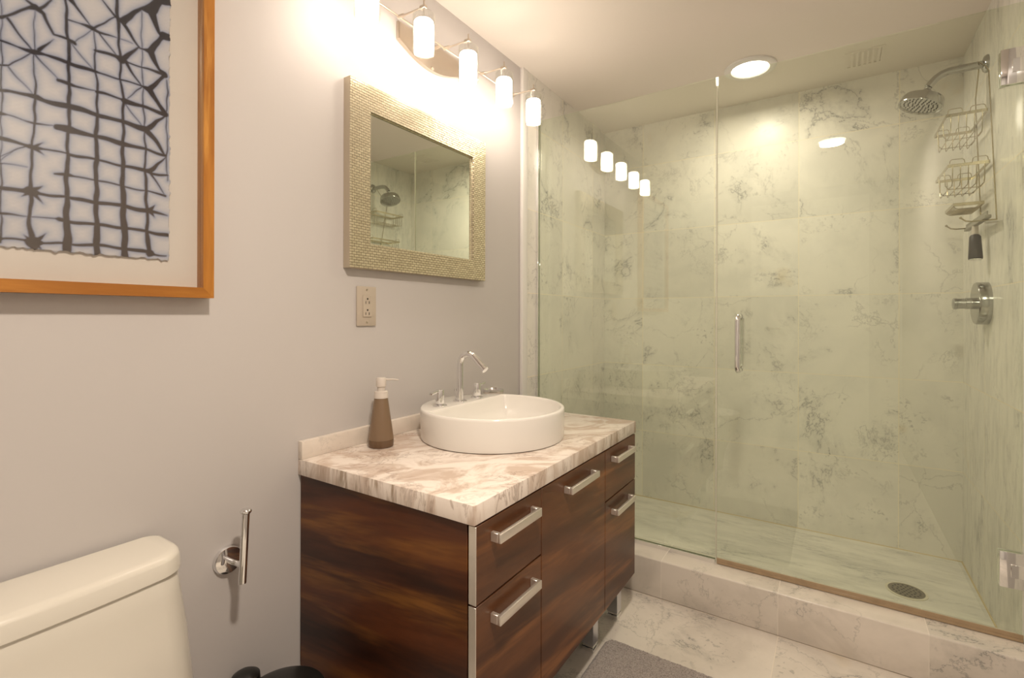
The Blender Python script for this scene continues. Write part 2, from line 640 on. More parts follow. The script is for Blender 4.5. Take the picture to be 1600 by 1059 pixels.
# door behind the camera
d = MB()
d.box((0.55, Y0, 0.0), (0.62, Y0 + 0.025, 2.07)).box((1.38, Y0, 0.0), (1.45, Y0 + 0.025, 2.07)).box((0.55, Y0, 2.07), (1.45, Y0 + 0.025, 2.14))
struct(d.build('trim_3', M_trim))
door = MB().box((0.62, Y0, 0.0), (1.38, Y0 + 0.018, 2.07))
for z0, z1 in ((0.2, 0.95), (1.1, 1.9)):
    door.box((0.74, Y0 + 0.018, z0), (1.26, Y0 + 0.024, z1), 0.003)
dr = struct(door.build('door_1', M_trim))
MB().cyl((0.70, Y0 + 0.018, 1.0), (0.70, Y0 + 0.06, 1.0), 0.012).cyl((0.70, Y0 + 0.055, 1.0), (0.80, Y0 + 0.055, 1.0), 0.009).build('door_handle', M_nickel, dr)

# ------------------------------------------------------------------ recessed downlights
for i, (x, y) in enumerate(DOWNLIGHTS):
    lab = ('round white recessed downlight in the ceiling above the shower glass',
           'round white recessed downlight in the ceiling over the room, mirrored in the shower glass')[i]
    t = thing('recessed_light', lab, 'ceiling light', (x, y, ZC), group='recessed ceiling lights')
    MB().lathe([(0.074, -0.003), (0.080, -0.010), (0.096, -0.012), (0.108, -0.006), (0.109, 0.0), (0.074, 0.0)],
               (x, y, ZC), n=64, closed=True).build('trim_ring', M_trim, t)
    MB().lathe([(0.0, -0.004), (0.073, -0.004), (0.073, -0.0005), (0.0, -0.0005)], (x, y, ZC), n=64).build('lens', M_lens, t)

# ceiling vent in the shower
t = thing('ceiling_vent', 'small slatted vent in the shower ceiling', 'vent', (1.31, 2.64, ZC))
v = MB()
for a, b in (((1.24, 2.56), (1.38, 2.572)), ((1.24, 2.708), (1.38, 2.72)), ((1.24, 2.572), (1.25, 2.708)), ((1.37, 2.572), (1.38, 2.708))):
    v.box((a[0], a[1], ZC - 0.003), (b[0], b[1], ZC))
v.build('frame', M_ceil, t)
v = MB()
for k in range(6):
    x = 1.262 + k * 0.019
    v.box((x, 2.572, ZC - 0.004), (x + 0.009, 2.708, ZC))
v.build('slats', M_ceil, t)

# ------------------------------------------------------------------ vanity cabinet
VY0, VY1, VX, VB, VT = 0.797, 1.755, 0.593, 0.168, 0.681
cab = thing('vanity_cabinet', 'dark wood bathroom vanity cabinet on square metal legs beside the shower', 'cabinet', (0.3, 1.27, 0))
for yy in (VY0, VY1 - 0.018):
    MB().box((0.003, yy, VB), (0.570, yy + 0.018, VT - 0.001), 0.0008, 1).build('side_panel', M_wood_side, cab)
MB().box((0.003, VY0 + 0.018, VB), (0.565, VY1 - 0.018, VB + 0.018)).box((0.003, VY0 + 0.018, VB + 0.018), (0.012, VY1 - 0.018, VT - 0.001)).box((0.562, VY0 + 0.019, VB + 0.02), (0.5735, VY1 - 0.019, VT - 0.012)).build('carcass', M_dark, cab)


def front(name, y0, y1, z0, z1, strip=None):
    f = MB().box((0.575, y0, z0), (VX, y1, z1), 0.0008, 1).build(name, M_wood_front, cab)
    if strip is not None:
        MB().box((0.5745, y0 - 0.0018, z0), (VX + 0.0004, y0 - 0.0001, z1), 0.0004, 1).build('edge_strip', M_alu, f, 'pale satin metal edging strip')
    return f


def handle(par, y0, y1, zt, hh=0.020):
    x0, x1 = VX, VX + 0.027
    h = MB()
    h.box((x1 - 0.009, y0, zt - hh), (x1, y1, zt), 0.0012, 2)
    h.box((x0, y0, zt - hh), (x1 - 0.0085, y0 + 0.010, zt), 0.001, 1)
    h.box((x0, y1 - 0.010, zt - hh), (x1 - 0.0085, y1, zt), 0.001, 1)
    h.build('handle', M_alu, par, 'square satin metal bar handle')


S1, S2, ZD = 1.066, 1.474, 0.514
dr1 = front('drawer', VY0 + 0.002, S1 - 0.0015, ZD + 0.002, VT - 0.004, 1)
handle(dr1, 0.848, 1.022, 0.650)
dr2 = front('drawer', VY0 + 0.002, S1 - 0.0015, VB, ZD - 0.002, 1)
handle(dr2, 0.848, 1.022, 0.478)
dmid = front('door', S1 + 0.0015, S2 - 0.0015, VB, VT - 0.004)
handle(dmid, 1.187, 1.370, 0.648, 0.018)
dr3 = front('drawer', S2 + 0.0015, VY1, ZD + 0.002, VT - 0.004)
handle(dr3, 1.523, 1.690, 0.650, 0.018)
dr4 = front('drawer', S2 + 0.0015, VY1, VB, ZD - 0.002)
handle(dr4, 1.523, 1.690, 0.478, 0.018)
for x, y in ((0.5225, 0.84), (0.5225, 1.04), (0.5225, 1.519), (0.5225, 1.733), (0.06, 0.84), (0.06, 1.733)):
    lg = MB().box((x - 0.020, y - 0.020, 0.022), (x + 0.020, y + 0.020, VB), 0.001, 1).build('leg', simple('satin_steel', (0.62, 0.62, 0.66), 0.28, 0.9), cab)
    MB().box((x - 0.018, y - 0.018, 0.014), (x + 0.018, y + 0.018, 0.022)).box((x - 0.021, y - 0.021, 0.0), (x + 0.021, y + 0.021, 0.014), 0.002, 2).build('foot', M_chrome, lg)

# countertop with upstand
tag(MB().box((0.0, 0.7905, VT), (VX + 0.001, 1.762, 0.723), 0.002, 2).build('countertop', M_stone), 'beige veined marble countertop slab on the dark wood vanity', 'countertop')
M_splash = marble('marble_splash', 'YZ', (6, 6), (-2, -2), seed=8.0, base=(0.72, 0.65, 0.58), base2=(0.62, 0.55, 0.48), amount=0.4, stain=0.0, tilevar=0)
tag(MB().box((0.0, 0.7905, 0.723), (0.018, 1.762, 0.771), 0.0015, 2).build('backsplash', M_splash), 'low pale marble backsplash strip standing along the wall behind the basin', 'backsplash')

# ------------------------------------------------------------------ vessel basin
bx, by, br_, zb, zr = 0.281, 1.295, 0.230, 0.723, 0.820
basin = MB()
N = 96
CH = 0.185      # chord of the tap deck (x)
ri = br_ - 0.010


def inner_pt(a, inset, rad=0.03):
    """opening outline: circle cut by the straight edge of the tap deck"""
    r = ri - inset
    x, y = r * math.cos(a), r * math.sin(a)
    lim = CH - bx + inset
    k = 14.0 / 0.23
    # smooth maximum keeps the corners rounded
    x2 = math.log(math.exp(k * 4 * (x - lim)) + 1) / (k * 4) + lim if (x - lim) * k * 4 < 60 else x
    return x2, y


outer = []
rings = []
for (r, z) in ((br_ - 0.010, zb), (br_ - 0.003, zb + 0.003), (br_ - 0.001, zb + 0.012), (br_, zr - 0.008), (br_ - 0.0012, zr - 0.002), (br_ - 0.004, zr)):
    rings.append([(bx + r * math.cos(2 * PI * k / N), by + r * math.sin(2 * PI * k / N), z) for k in range(N)])
for (ins, z, mx) in ((0.0, zr, 0), (0.002, zr - 0.0025, 0), (0.004, zr - 0.010, 0), (0.012, zr - 0.045, 0), (0.028, zr - 0.068, 0), (0.060, zr - 0.078, 0), (0.105, zr - 0.081, 0)):
    rg = []
    for k in range(N):
        x, y = inner_pt(2 * PI * k / N, ins)
        rg.append((bx + x, by + y, z))
    rings.append(rg)
vr = [[basin.bm.verts.new(p) for p in rg] for rg in rings]
for i in range(len(vr) - 1):
    for k in range(N):
        f = basin.bm.faces.new((vr[i][k], vr[i][(k + 1) % N], vr[i + 1][(k + 1) % N], vr[i + 1][k]))
        f.smooth = i != 5
basin.bm.faces.new(vr[0])
basin.bm.faces.new(vr[-1])
bs = thing('vessel_basin', 'round white ceramic vessel basin with tap ledge on the marble countertop', 'sink', (bx, by, zb))
basin.build('bowl', M_ceramic, bs, sharp=50)
MB().lathe([(0.0, 0.003), (0.018, 0.003), (0.022, 0.001), (0.022, 0.0), (0, 0)], (bx + 0.035, by, zr - 0.081), n=32).build('waste', M_chrome, bs, 'chrome basin waste')

# ------------------------------------------------------------------ faucet
fx, fys, zf = 0.150, (1.189, 1.289, 1.383), zr
fa = thing('faucet', 'chrome widespread faucet with curved spout on the white basin', 'faucet', (fx, 1.289, zf))
sp = MB()
sp.lathe([(0.0, 0.0), (0.024, 0.0), (0.024, 0.002), (0.021, 0.004), (0.0, 0.004)], (fx, fys[1], zf), n=40)
pts = [(fx, fys[1], zf + 0.003), (fx, fys[1], zf + 0.06), (fx, fys[1], zf + 0.118)]
cxx, czz, R = fx + 0.036, zf + 0.125, 0.036
for k in range(1, 10):
    a = PI - math.radians(k * 15.5)
    pts.append((cxx + R * math.cos(a), fys[1], czz + R * math.sin(a)))
e = Vector(pts[-1])
dr_ = (Vector(pts[-1]) - Vector(pts[-2])).normalized()
for k in (0.015, 0.03, 0.050):
    pts.append(tuple(e + dr_ * k))
rs = [0.0115, 0.011, 0.0105] + [0.0105] * (len(pts) - 3)
sp.tube(pts, rs, 20)
sp.cyl(Vector(pts[-1]) - dr_ * 0.003, Vector(pts[-1]) + dr_ * 0.006, 0.0118, 20)
sp.cyl((fx - 0.019, fys[1], zf + 0.004), (fx - 0.019, fys[1], zf + 0.035), 0.0025, 10).cyl((fx - 0.019, fys[1], zf + 0.034), (fx - 0.019, fys[1], zf + 0.041), 0.005, 14)
sp.build('spout', M_chrome, fa, sharp=45)
for y, dy, dz in ((fys[0], -1, -0.004), (fys[2], 1, 0.006)):
    hd = MB()
    hd.lathe([(0.0, 0.0), (0.023, 0.0), (0.023, 0.002), (0.020, 0.004), (0.0, 0.004)], (fx, y, zf), n=40)
    hd.cyl((fx, y, zf + 0.003), (fx, y, zf + 0.052), 0.0135, 28, bev=0.0015)
    hb = hd.build('tap', M_chrome, fa, sharp=45)
    MB().box((fx - 0.006, y + dy * 0.008, zf + 0.042), (fx + 0.006, y + dy * 0.044, zf + 0.050), 0.0015, 2,
             rot=Matrix.Rotation(math.radians(8 if dy > 0 else 10), 3, 'X')).build('lever', M_chrome, hb)

# ------------------------------------------------------------------ soap dispenser
sx, sy, sz = 0.084, 1.004, 0.723
so = thing('soap_dispenser', 'smoky brown tapered soap dispenser with cream pump on the countertop', 'soap dispenser', (sx, sy, sz))
MB().lathe([(0.0, 0.0), (0.034, 0.0), (0.0362, 0.002), (0.0370, 0.010), (0.0372, 0.016), (0.0368, 0.022)], (sx, sy, sz)).build('base', M_bottle2, so, 'darker thick base of the bottle')
MB().lathe([(0.0366, 0.0221), (0.0355, 0.032), (0.0200, 0.139), (0.0190, 0.142), (0.0, 0.142)], (sx, sy, sz)).build('bottle', M_bottle, so)
MB().lathe([(0.0, 0.142), (0.0205, 0.142), (0.0205, 0.153), (0.0195, 0.155), (0.0195, 0.161), (0.017, 0.163), (0.0, 0.163)], (sx, sy, sz)).build('collar', M_pump, so)
pm = MB().lathe([(0.0, 0.163), (0.0115, 0.163), (0.0115, 0.174), (0.0145, 0.176), (0.0145, 0.199), (0.013, 0.201), (0.0, 0.201)], (sx, sy, sz)).build('pump', M_pump, so)
MB().tube([(sx + 0.010, sy + 0.008, sz + 0.196), (sx + 0.030, sy + 0.024, sz + 0.196), (sx + 0.040, sy + 0.032, sz + 0.194)], [0.003, 0.0022, 0.0018], 12).build('nozzle', M_pump, pm)

# small glass jar behind the basin
jx, jy, jz = 0.064, 1.605, 0.723
ja = thing('glass_jar', 'small round frosted jar with metal rim behind the basin', 'jar', (jx, jy, jz))
MB().lathe([(0.0, 0.0), (0.037, 0.0), (0.039, 0.003), (0.040, 0.084), (0.0365, 0.084), (0.0355, 0.008), (0.0, 0.006)], (jx, jy, jz)).build('jar_body', simple('frosted_jar', (0.55, 0.50, 0.44), 0.25), ja)
MB().lathe([(0.036, 0.0842), (0.041, 0.0842), (0.0415, 0.088), (0.041, 0.092), (0.0385, 0.0925), (0.037, 0.088)], (jx, jy, jz), closed=True).build('rim', M_chrome, ja)

# ------------------------------------------------------------------ mirror
mi = thing('wall_mirror', 'rectangular mirror in a champagne mosaic frame above the basin', 'mirror', (0, 1.265, 1.247))
oy0, oy1, oz0, oz1 = 0.934, 1.596, 1.247, 1.802
iy0, iy1, iz0, iz1 = 1.014, 1.519, 1.325, 1.722
fr = MB()
t_ = bmesh.new()
X0, X1, XI = 0.001, 0.030, 0.016
ring = lambda a, b, c, d_, x: [t_.verts.new((x, a, c)), t_.verts.new((x, b, c)), t_.verts.new((x, b, d_)), t_.verts.new((x, a, d_))]
L = [ring(oy0, oy1, oz0, oz1, X0), ring(oy0, oy1, oz0, oz1, X1 - 0.002), ring(oy0 + 0.002, oy1 - 0.002, oz0 + 0.002, oz1 - 0.002, X1),
     ring(iy0 - 0.002, iy1 + 0.002, iz0 - 0.002, iz1 + 0.002, X1 - 0.003), ring(iy0, iy1, iz0, iz1, X1 - 0.006), ring(iy0, iy1, iz0, iz1, XI - 0.008), ]
for i in range(len(L)):
    A, B = L[i], L[(i + 1) % len(L)]
    for k in range(4):
        t_.faces.new((A[k], A[(k + 1) % 4], B[(k + 1) % 4], B[k]))
fr.merge(t_)
for f in fr.bm.faces:
    if all(v.co.x < X1 - 0.001 for v in f.verts) and f.calc_center_median().x < 0.025 and (abs(f.calc_center_median().y - oy0) < 1e-4 or abs(f.calc_center_median().y - oy1) < 1e-4 or abs(f.calc_center_median().z - oz0) < 1e-4 or abs(f.calc_center_median().z - oz1) < 1e-4):
        f.material_index = 1
fr.build('frame', [M_mosaic, simple('champagne_edge', (0.50, 0.43, 0.33), 0.4, 0.3)], mi, 'champagne metallic mosaic frame')
MB().box((0.003, iy0 + 0.0005, iz0 + 0.0005), (XI, iy1 - 0.0005, iz1 - 0.0005)).build('mirror_glass', M_mirror, mi)

# ------------------------------------------------------------------ outlet
ot = thing('wall_outlet', 'almond double power outlet below the mirror', 'outlet', (0, 1.016, 1.136))
MB().box((0.0, 0.980, 1.0755), (0.006, 1.0535, 1.196), 0.002, 2).build('cover_plate', M_outlet, ot)
rc = MB().box((0.006, 1.0005, 1.103), (0.009, 1.033, 1.169), 0.001, 1).build('receptacle', M_outlet, ot)
sl = MB()
for zc in (1.153, 1.119):
    sl.box((0.0088, 1.0095, zc - 0.010), (0.0093, 1.0115, zc - 0.002)).box((0.0088, 1.022, zc - 0.010), (0.0093, 1.0245, zc - 0.002))
    sl.cyl((0.0088, 1.017, zc + 0.005), (0.0093, 1.017, zc + 0.005), 0.0028, 14)
sl.build('slots', M_dark, rc, 'dark plug slots')
for zc in (1.186, 1.086):
    MB().cyl((0.006, 1.0165, zc), (0.0072, 1.0165, zc), 0.003, 14).build('screw', M_nickel, ot)

# ------------------------------------------------------------------ vanity light
LX = 0.16
LY = [0.847 * 1.04, 1.076 * 1.04, 1.271 * 1.04, 1.484 * 1.04, 1.678 * 1.04]
LY = [0.884 + 0.2165 * k for k in range(5)]
vl = thing('vanity_light', 'brushed nickel wall light bar with five glowing glass shades above the mirror', 'wall light', (0, 1.3, 2.05))
out = [(1.139, 2.069), (1.139, 2.012)]
for k in range(1, 16):
    a = k / 16
    out.append((1.139 + 0.315 * a, 2.012 - 0.041 * math.sin(PI * a)))
out += [(1.454, 2.012), (1.454, 2.069)]
bp = MB().prism(out, 'X', 0.0, 0.014, bev=0.002)
bp.cyl((0.010, 1.297, 2.046), (0.050, 1.297, 2.048), 0.006, 16, bev=0.001)
bp.cyl((0.010, 1.297, 1.979), (0.020, 1.297, 1.979), 0.006, 16, bev=0.001)
bp.build('backplate', M_nickel, vl)
MB().tube([(0.052, LY[0] - 0.05, 2.049), (0.052, LY[4] + 0.02, 2.049)], 0.0035, 12).build('rail', M_nickel, vl)
for k, y in enumerate(LY):
    arm = MB()
    arm.tube([(0.050, y, 2.047), (0.075, y, 2.046), (0.078, y, 2.045), (LX - 0.012, y, 2.043)], [0.0055, 0.0055, 0.0028, 0.0028], 10)
    arm.box((LX - 0.014, y - 0.006, 2.037), (LX + 0.008, y + 0.006, 2.047), 0.001, 1)
    arm.cyl((LX, y, 2.046), (LX, y, 2.064), 0.0025, 10)
    ao = arm.build('arm', M_nickel, vl)
    MB().cyl((LX, y, 2.012), (LX, y, 2.037), 0.0035, 12).lathe([(0.0, 2.012), (0.014, 2.010), (0.015, 1.996), (0.0, 1.996)], (LX, y, 0)).build('socket', M_chrome, ao)
    MB().lathe([(0.0, 1.9975), (0.026, 1.9975), (0.0290, 1.994), (0.0295, 1.990), (0.0295, 1.912), (0.028, 1.907), (0.022, 1.905), (0.0, 1.905)], (LX, y, 0)).build('shade', M_shade, ao, 'glowing frosted white glass shade')
    MB().lathe([(0.0305, 1.904), (0.0340, 1.903), (0.0340, 2.016), (0.0325, 2.019), (0.0305, 2.016)], (LX, y, 0), closed=True).build('glass_sleeve', M_clear, ao, 'clear glass sleeve')

# ------------------------------------------------------------------ toilet
TY0, TY1 = -0.005, 0.462
to = thing('toilet', 'off-white ceramic toilet with its tank against the wall, lower left', 'toilet', (0.3, 0.23, 0))


def dprof(y0, y1, xf, bow, rf=0.05, rb=0.02, xb=0.012):
    """tank plan: back at the wall, slightly bowed front, generous front corners"""
    pts = []
    h = (y1 - y0) / 2
    cy = (y0 + y1) / 2
    for cx_, cy_, r, a0 in ((xf - rf, y1 - rf, rf, 0), (xb + rb, y1 - rb, rb, 90), (xb + rb, y0 + rb, rb, 180), (xf - rf, y0 + rf, rf, 270)):
        for k in range(11):
            a = math.radians(a0 + 9 * k)
            pts.append((cx_ + r * math.cos(a), cy_ + r * math.sin(a)))
    n = 16
    for k in range(1, n):
        pts.append((xf, y0 + rf + (y1 - y0 - 2 * rf) * k / n))
    return [(x + bow * (1 - ((y - cy) / h) ** 2) * max(0.0, (x - xb) / (xf - xb)), y) for x, y in pts]


def tank_loft(levels, name, parent, mat):
    b = MB()
    prev = None
    first = None
    for (z, y0, y1, xf, bow) in levels:
        ring_ = [b.bm.verts.new((x, y, z)) for x, y in dprof(y0, y1, xf, bow)]
        if prev:
            n = len(ring_)
            for k in range(n):
                f = b.bm.faces.new((prev[k], prev[(k + 1) % n], ring_[(k + 1) % n], ring_[k]))
                f.smooth = True
        else:
            first = ring_
        prev = ring_
    b.bm.faces.new(first)
    b.bm.faces.new(prev)
    return b.build(name, mat, parent, sharp=40)


tank_loft([(0.10, -0.020, 0.489, 0.170, 0.02), (0.38, -0.014, 0.482, 0.158, 0.02), (0.50, -0.006, 0.473, 0.148, 0.018), (0.57, 0.000, 0.465, 0.142, 0.016), (0.605, 0.003, 0.460, 0.140, 0.015), (0.609, 0.005, 0.458, 0.138, 0.015)], 'tank', to, M_toilet)
tank_loft([(0.6105, 0.001, 0.462, 0.142, 0.016), (0.6125, -0.001, 0.464, 0.144, 0.016), (0.638, 0.000, 0.463, 0.142, 0.016), (0.6445, 0.002, 0.461, 0.139, 0.016), (0.6485, 0.006, 0.457, 0.134, 0.015), (0.650, 0.012, 0.451, 0.127, 0.014)], 'tank_lid', to, M_toilet)
bw = MB()
prev = None
first = None
for (z, xc_, rx, ry) in ((0.0, 0.34, 0.19, 0.115), (0.02, 0.34, 0.19, 0.115), (0.12, 0.35, 0.19, 0.12), (0.25, 0.37, 0.22, 0.15), (0.36, 0.40, 0.235, 0.18), (0.385, 0.40, 0.235, 0.183)):
    rg = [bw.bm.verts.new((xc_ + rx * math.cos(a * PI / 24), 0.23 + ry * math.sin(a * PI / 24), z)) for a in range(48)]
    if prev:
        for k in range(48):
            f = bw.bm.faces.new((prev[k], prev[(k + 1) % 48], rg[(k + 1) % 48], rg[k]))
            f.smooth = True
    else:
        first = rg
    prev = rg
bw.bm.faces.new(first)
bw.bm.faces.new(prev)
bw.build('bowl', M_toilet, to, sharp=50)
st = MB()
st.prism([(0.405 + 0.235 * math.cos(a * PI / 24), 0.23 + 0.185 * math.sin(a * PI / 24)) for a in range(48)], 'Z', 0.386, 0.412, bev=0.004)
st.build('seat', M_toilet, to)

# ------------------------------------------------------------------ paper holder
ph = thing('paper_holder', 'chrome upright toilet paper holder on the wall beside the vanity', 'toilet paper holder', (0, 0.607, 0.53))
MB().lathe([(0.0, 0.001), (0.033, 0.001), (0.033, 0.005), (0.030, 0.010), (0.018, 0.013), (0.0, 0.014)], (0, 0.607, 0.530), axis=(1, 0, 0)).build('wall_flange', M_chrome, ph)
MB().tube([(0.010, 0.606, 0.531), (0.040, 0.606, 0.533), (0.075, 0.607, 0.536)], [0.006, 0.0065, 0.008], 16).build('arm', M_chrome, ph)
MB().tube([(0.078, 0.6015, 0.497), (0.077, 0.602, 0.500), (0.074, 0.611, 0.655)], [0.0075, 0.0085, 0.0085], 20).lathe([(0.0, 0.0), (0.0105, 0.0), (0.0125, 0.003), (0.0125, 0.006), (0.010, 0.009), (0.0, 0.009)], (0.074, 0.611, 0.654), n=24).build('post', M_chrome, ph)

# ------------------------------------------------------------------ bin
bi = thing('waste_bin', 'round black lidded waste bin between the toilet and the vanity', 'bin', (0.172, 0.640, 0))
MB().lathe([(0.0, 0.0), (0.080, 0.0), (0.083, 0.004), (0.090, 0.235), (0.0, 0.235)], (0.172, 0.64, 0)).build('bin_body', M_black, bi)
MB().lathe([(0.0, 0.236), (0.093, 0.236), (0.095, 0.240), (0.095, 0.252), (0.090, 0.262), (0.070, 0.269), (0.030, 0.2715), (0.0, 0.272)], (0.172, 0.64, 0)).build('bin_lid', M_black, bi)
MB().lathe([(0.0, 0.20), (0.030, 0.20), (0.033, 0.240), (0.030, 0.268), (0.018, 0.276), (0.0, 0.278)], (0.055, 0.622, 0), n=32).build('hinge', M_black, bi)

# ------------------------------------------------------------------ bath mat (tufted pile)
mx0, my0, mx1, my1 = 0.556, 0.86, 1.04, 1.588
mb = MB()
nx, ny = 120, 180
grid = {}
rc_ = 0.035
for i in range(nx + 1):
    for j in range(ny + 1):
        x = mx0 + (mx1 - mx0) * i / nx
        y = my0 + (my1 - my0) * j / ny
        dx = min(x - mx0, mx1 - x)
        dy = min(y - my0, my1 - y)
        if dx < rc_ and dy < rc_:
            e_ = rc_ - math.hypot(rc_ - dx, rc_ - dy)
        else:
            e_ = min(dx, dy)
        if e_ < 0:
            k = rc_ / math.hypot(rc_ - dx, rc_ - dy)
            cx_ = mx0 + rc_ if x < (mx0 + mx1) / 2 else mx1 - rc_
            cy_ = my0 + rc_ if y < (my0 + my1) / 2 else my1 - rc_
            x, y, e_ = cx_ + (x - cx_) * k, cy_ + (y - cy_) * k, 0
        h = 0.016 * min(1, e_ / 0.012) ** 0.5
        nz = noise.noise(Vector((x * 160, y * 160, 0))) * 0.0035 + noise.noise(Vector((x * 14, y * 14, 3))) * 0.0015
        grid[i, j] = mb.bm.verts.new((x, y, 0.002 + h + nz * min(1, e_ / 0.006)))
for i in range(nx):
    for j in range(ny):
        f = mb.bm.faces.new((grid[i, j], grid[i + 1, j], grid[i + 1, j + 1], grid[i, j + 1]))
        f.smooth = True
mb.prism(rrect(mx0, my0, mx1, my1, rc_), 'Z', 0.0, 0.003)
mt = NT('grey_pile')
co = mt.coord()
cc = mt.mix(mt.step(mt.noise(co, 260.0, 4, 0.75), 0.3, 0.7), (0.16, 0.135, 0.12), (0.56, 0.49, 0.45))
cc = mt.mix(mt.math('MULTIPLY', mt.noise(co, 9.0, 3), 0.4), cc, (0.25, 0.215, 0.20))
mt.l(cc, mt.b.inputs['Base Color'])
mt.b.inputs['Roughness'].default_value = 0.95
mt.b.inputs['Sheen Weight'].default_value = 0.3
mt.bump(mt.noise(co, 500.0, 2), 0.8, 0.003)
tag(mb.build('bath_mat', mt.m), 'taupe grey tufted bath mat on the marble floor beside the vanity', 'bath mat')

# ------------------------------------------------------------------ framed print
fy0, fy1, fz0, fz1, fw = -0.110, 0.557, 1.145, 2.03, 0.0225
fd = 0.040
ar = thing('framed_artwork', 'indigo and brown tie-dye grid print in a honey wood frame', 'framed picture', (0, 0.2, 1.145))
MB().prism([(fy0, fz0), (fy1, fz0), (fy1 - fw, fz0 + fw), (fy0 + fw, fz0 + fw)], 'X', 0.001, fd).build('frame_rail', M_wood_frame, ar)
MB().prism([(fy0, fz1), (fy0 + fw, fz1 - fw), (fy1 - fw, fz1 - fw), (fy1, fz1)], 'X', 0.001, fd).build('frame_rail', M_wood_frame, ar)
MB().prism([(fy1, fz0 + 0.0002), (fy1, fz1 - 0.0002), (fy1 - fw, fz1 - fw), (fy1 - fw, fz0 + fw)], 'X', 0.001, fd).build('frame_stile', M_wood_frame_v, ar)
MB().prism([(fy0, fz0 + 0.0002), (fy0 + fw, fz0 + fw), (fy0 + fw, fz1 - fw), (fy0, fz1 - 0.0002)], 'X', 0.001, fd).build('frame_stile', M_wood_frame_v, ar)
MB().box((0.006, fy0 + fw, fz0 + fw), (0.012, fy1 - fw, fz1 - fw)).build('mount', M_mat, ar, 'pale mount board')
MB().box((0.030, fy0 + fw + 0.0005, fz0 + fw + 0.0005), (0.032, fy1 - fw - 0.0005, fz1 - fw - 0.0005)).build('glazing', M_clear, ar)
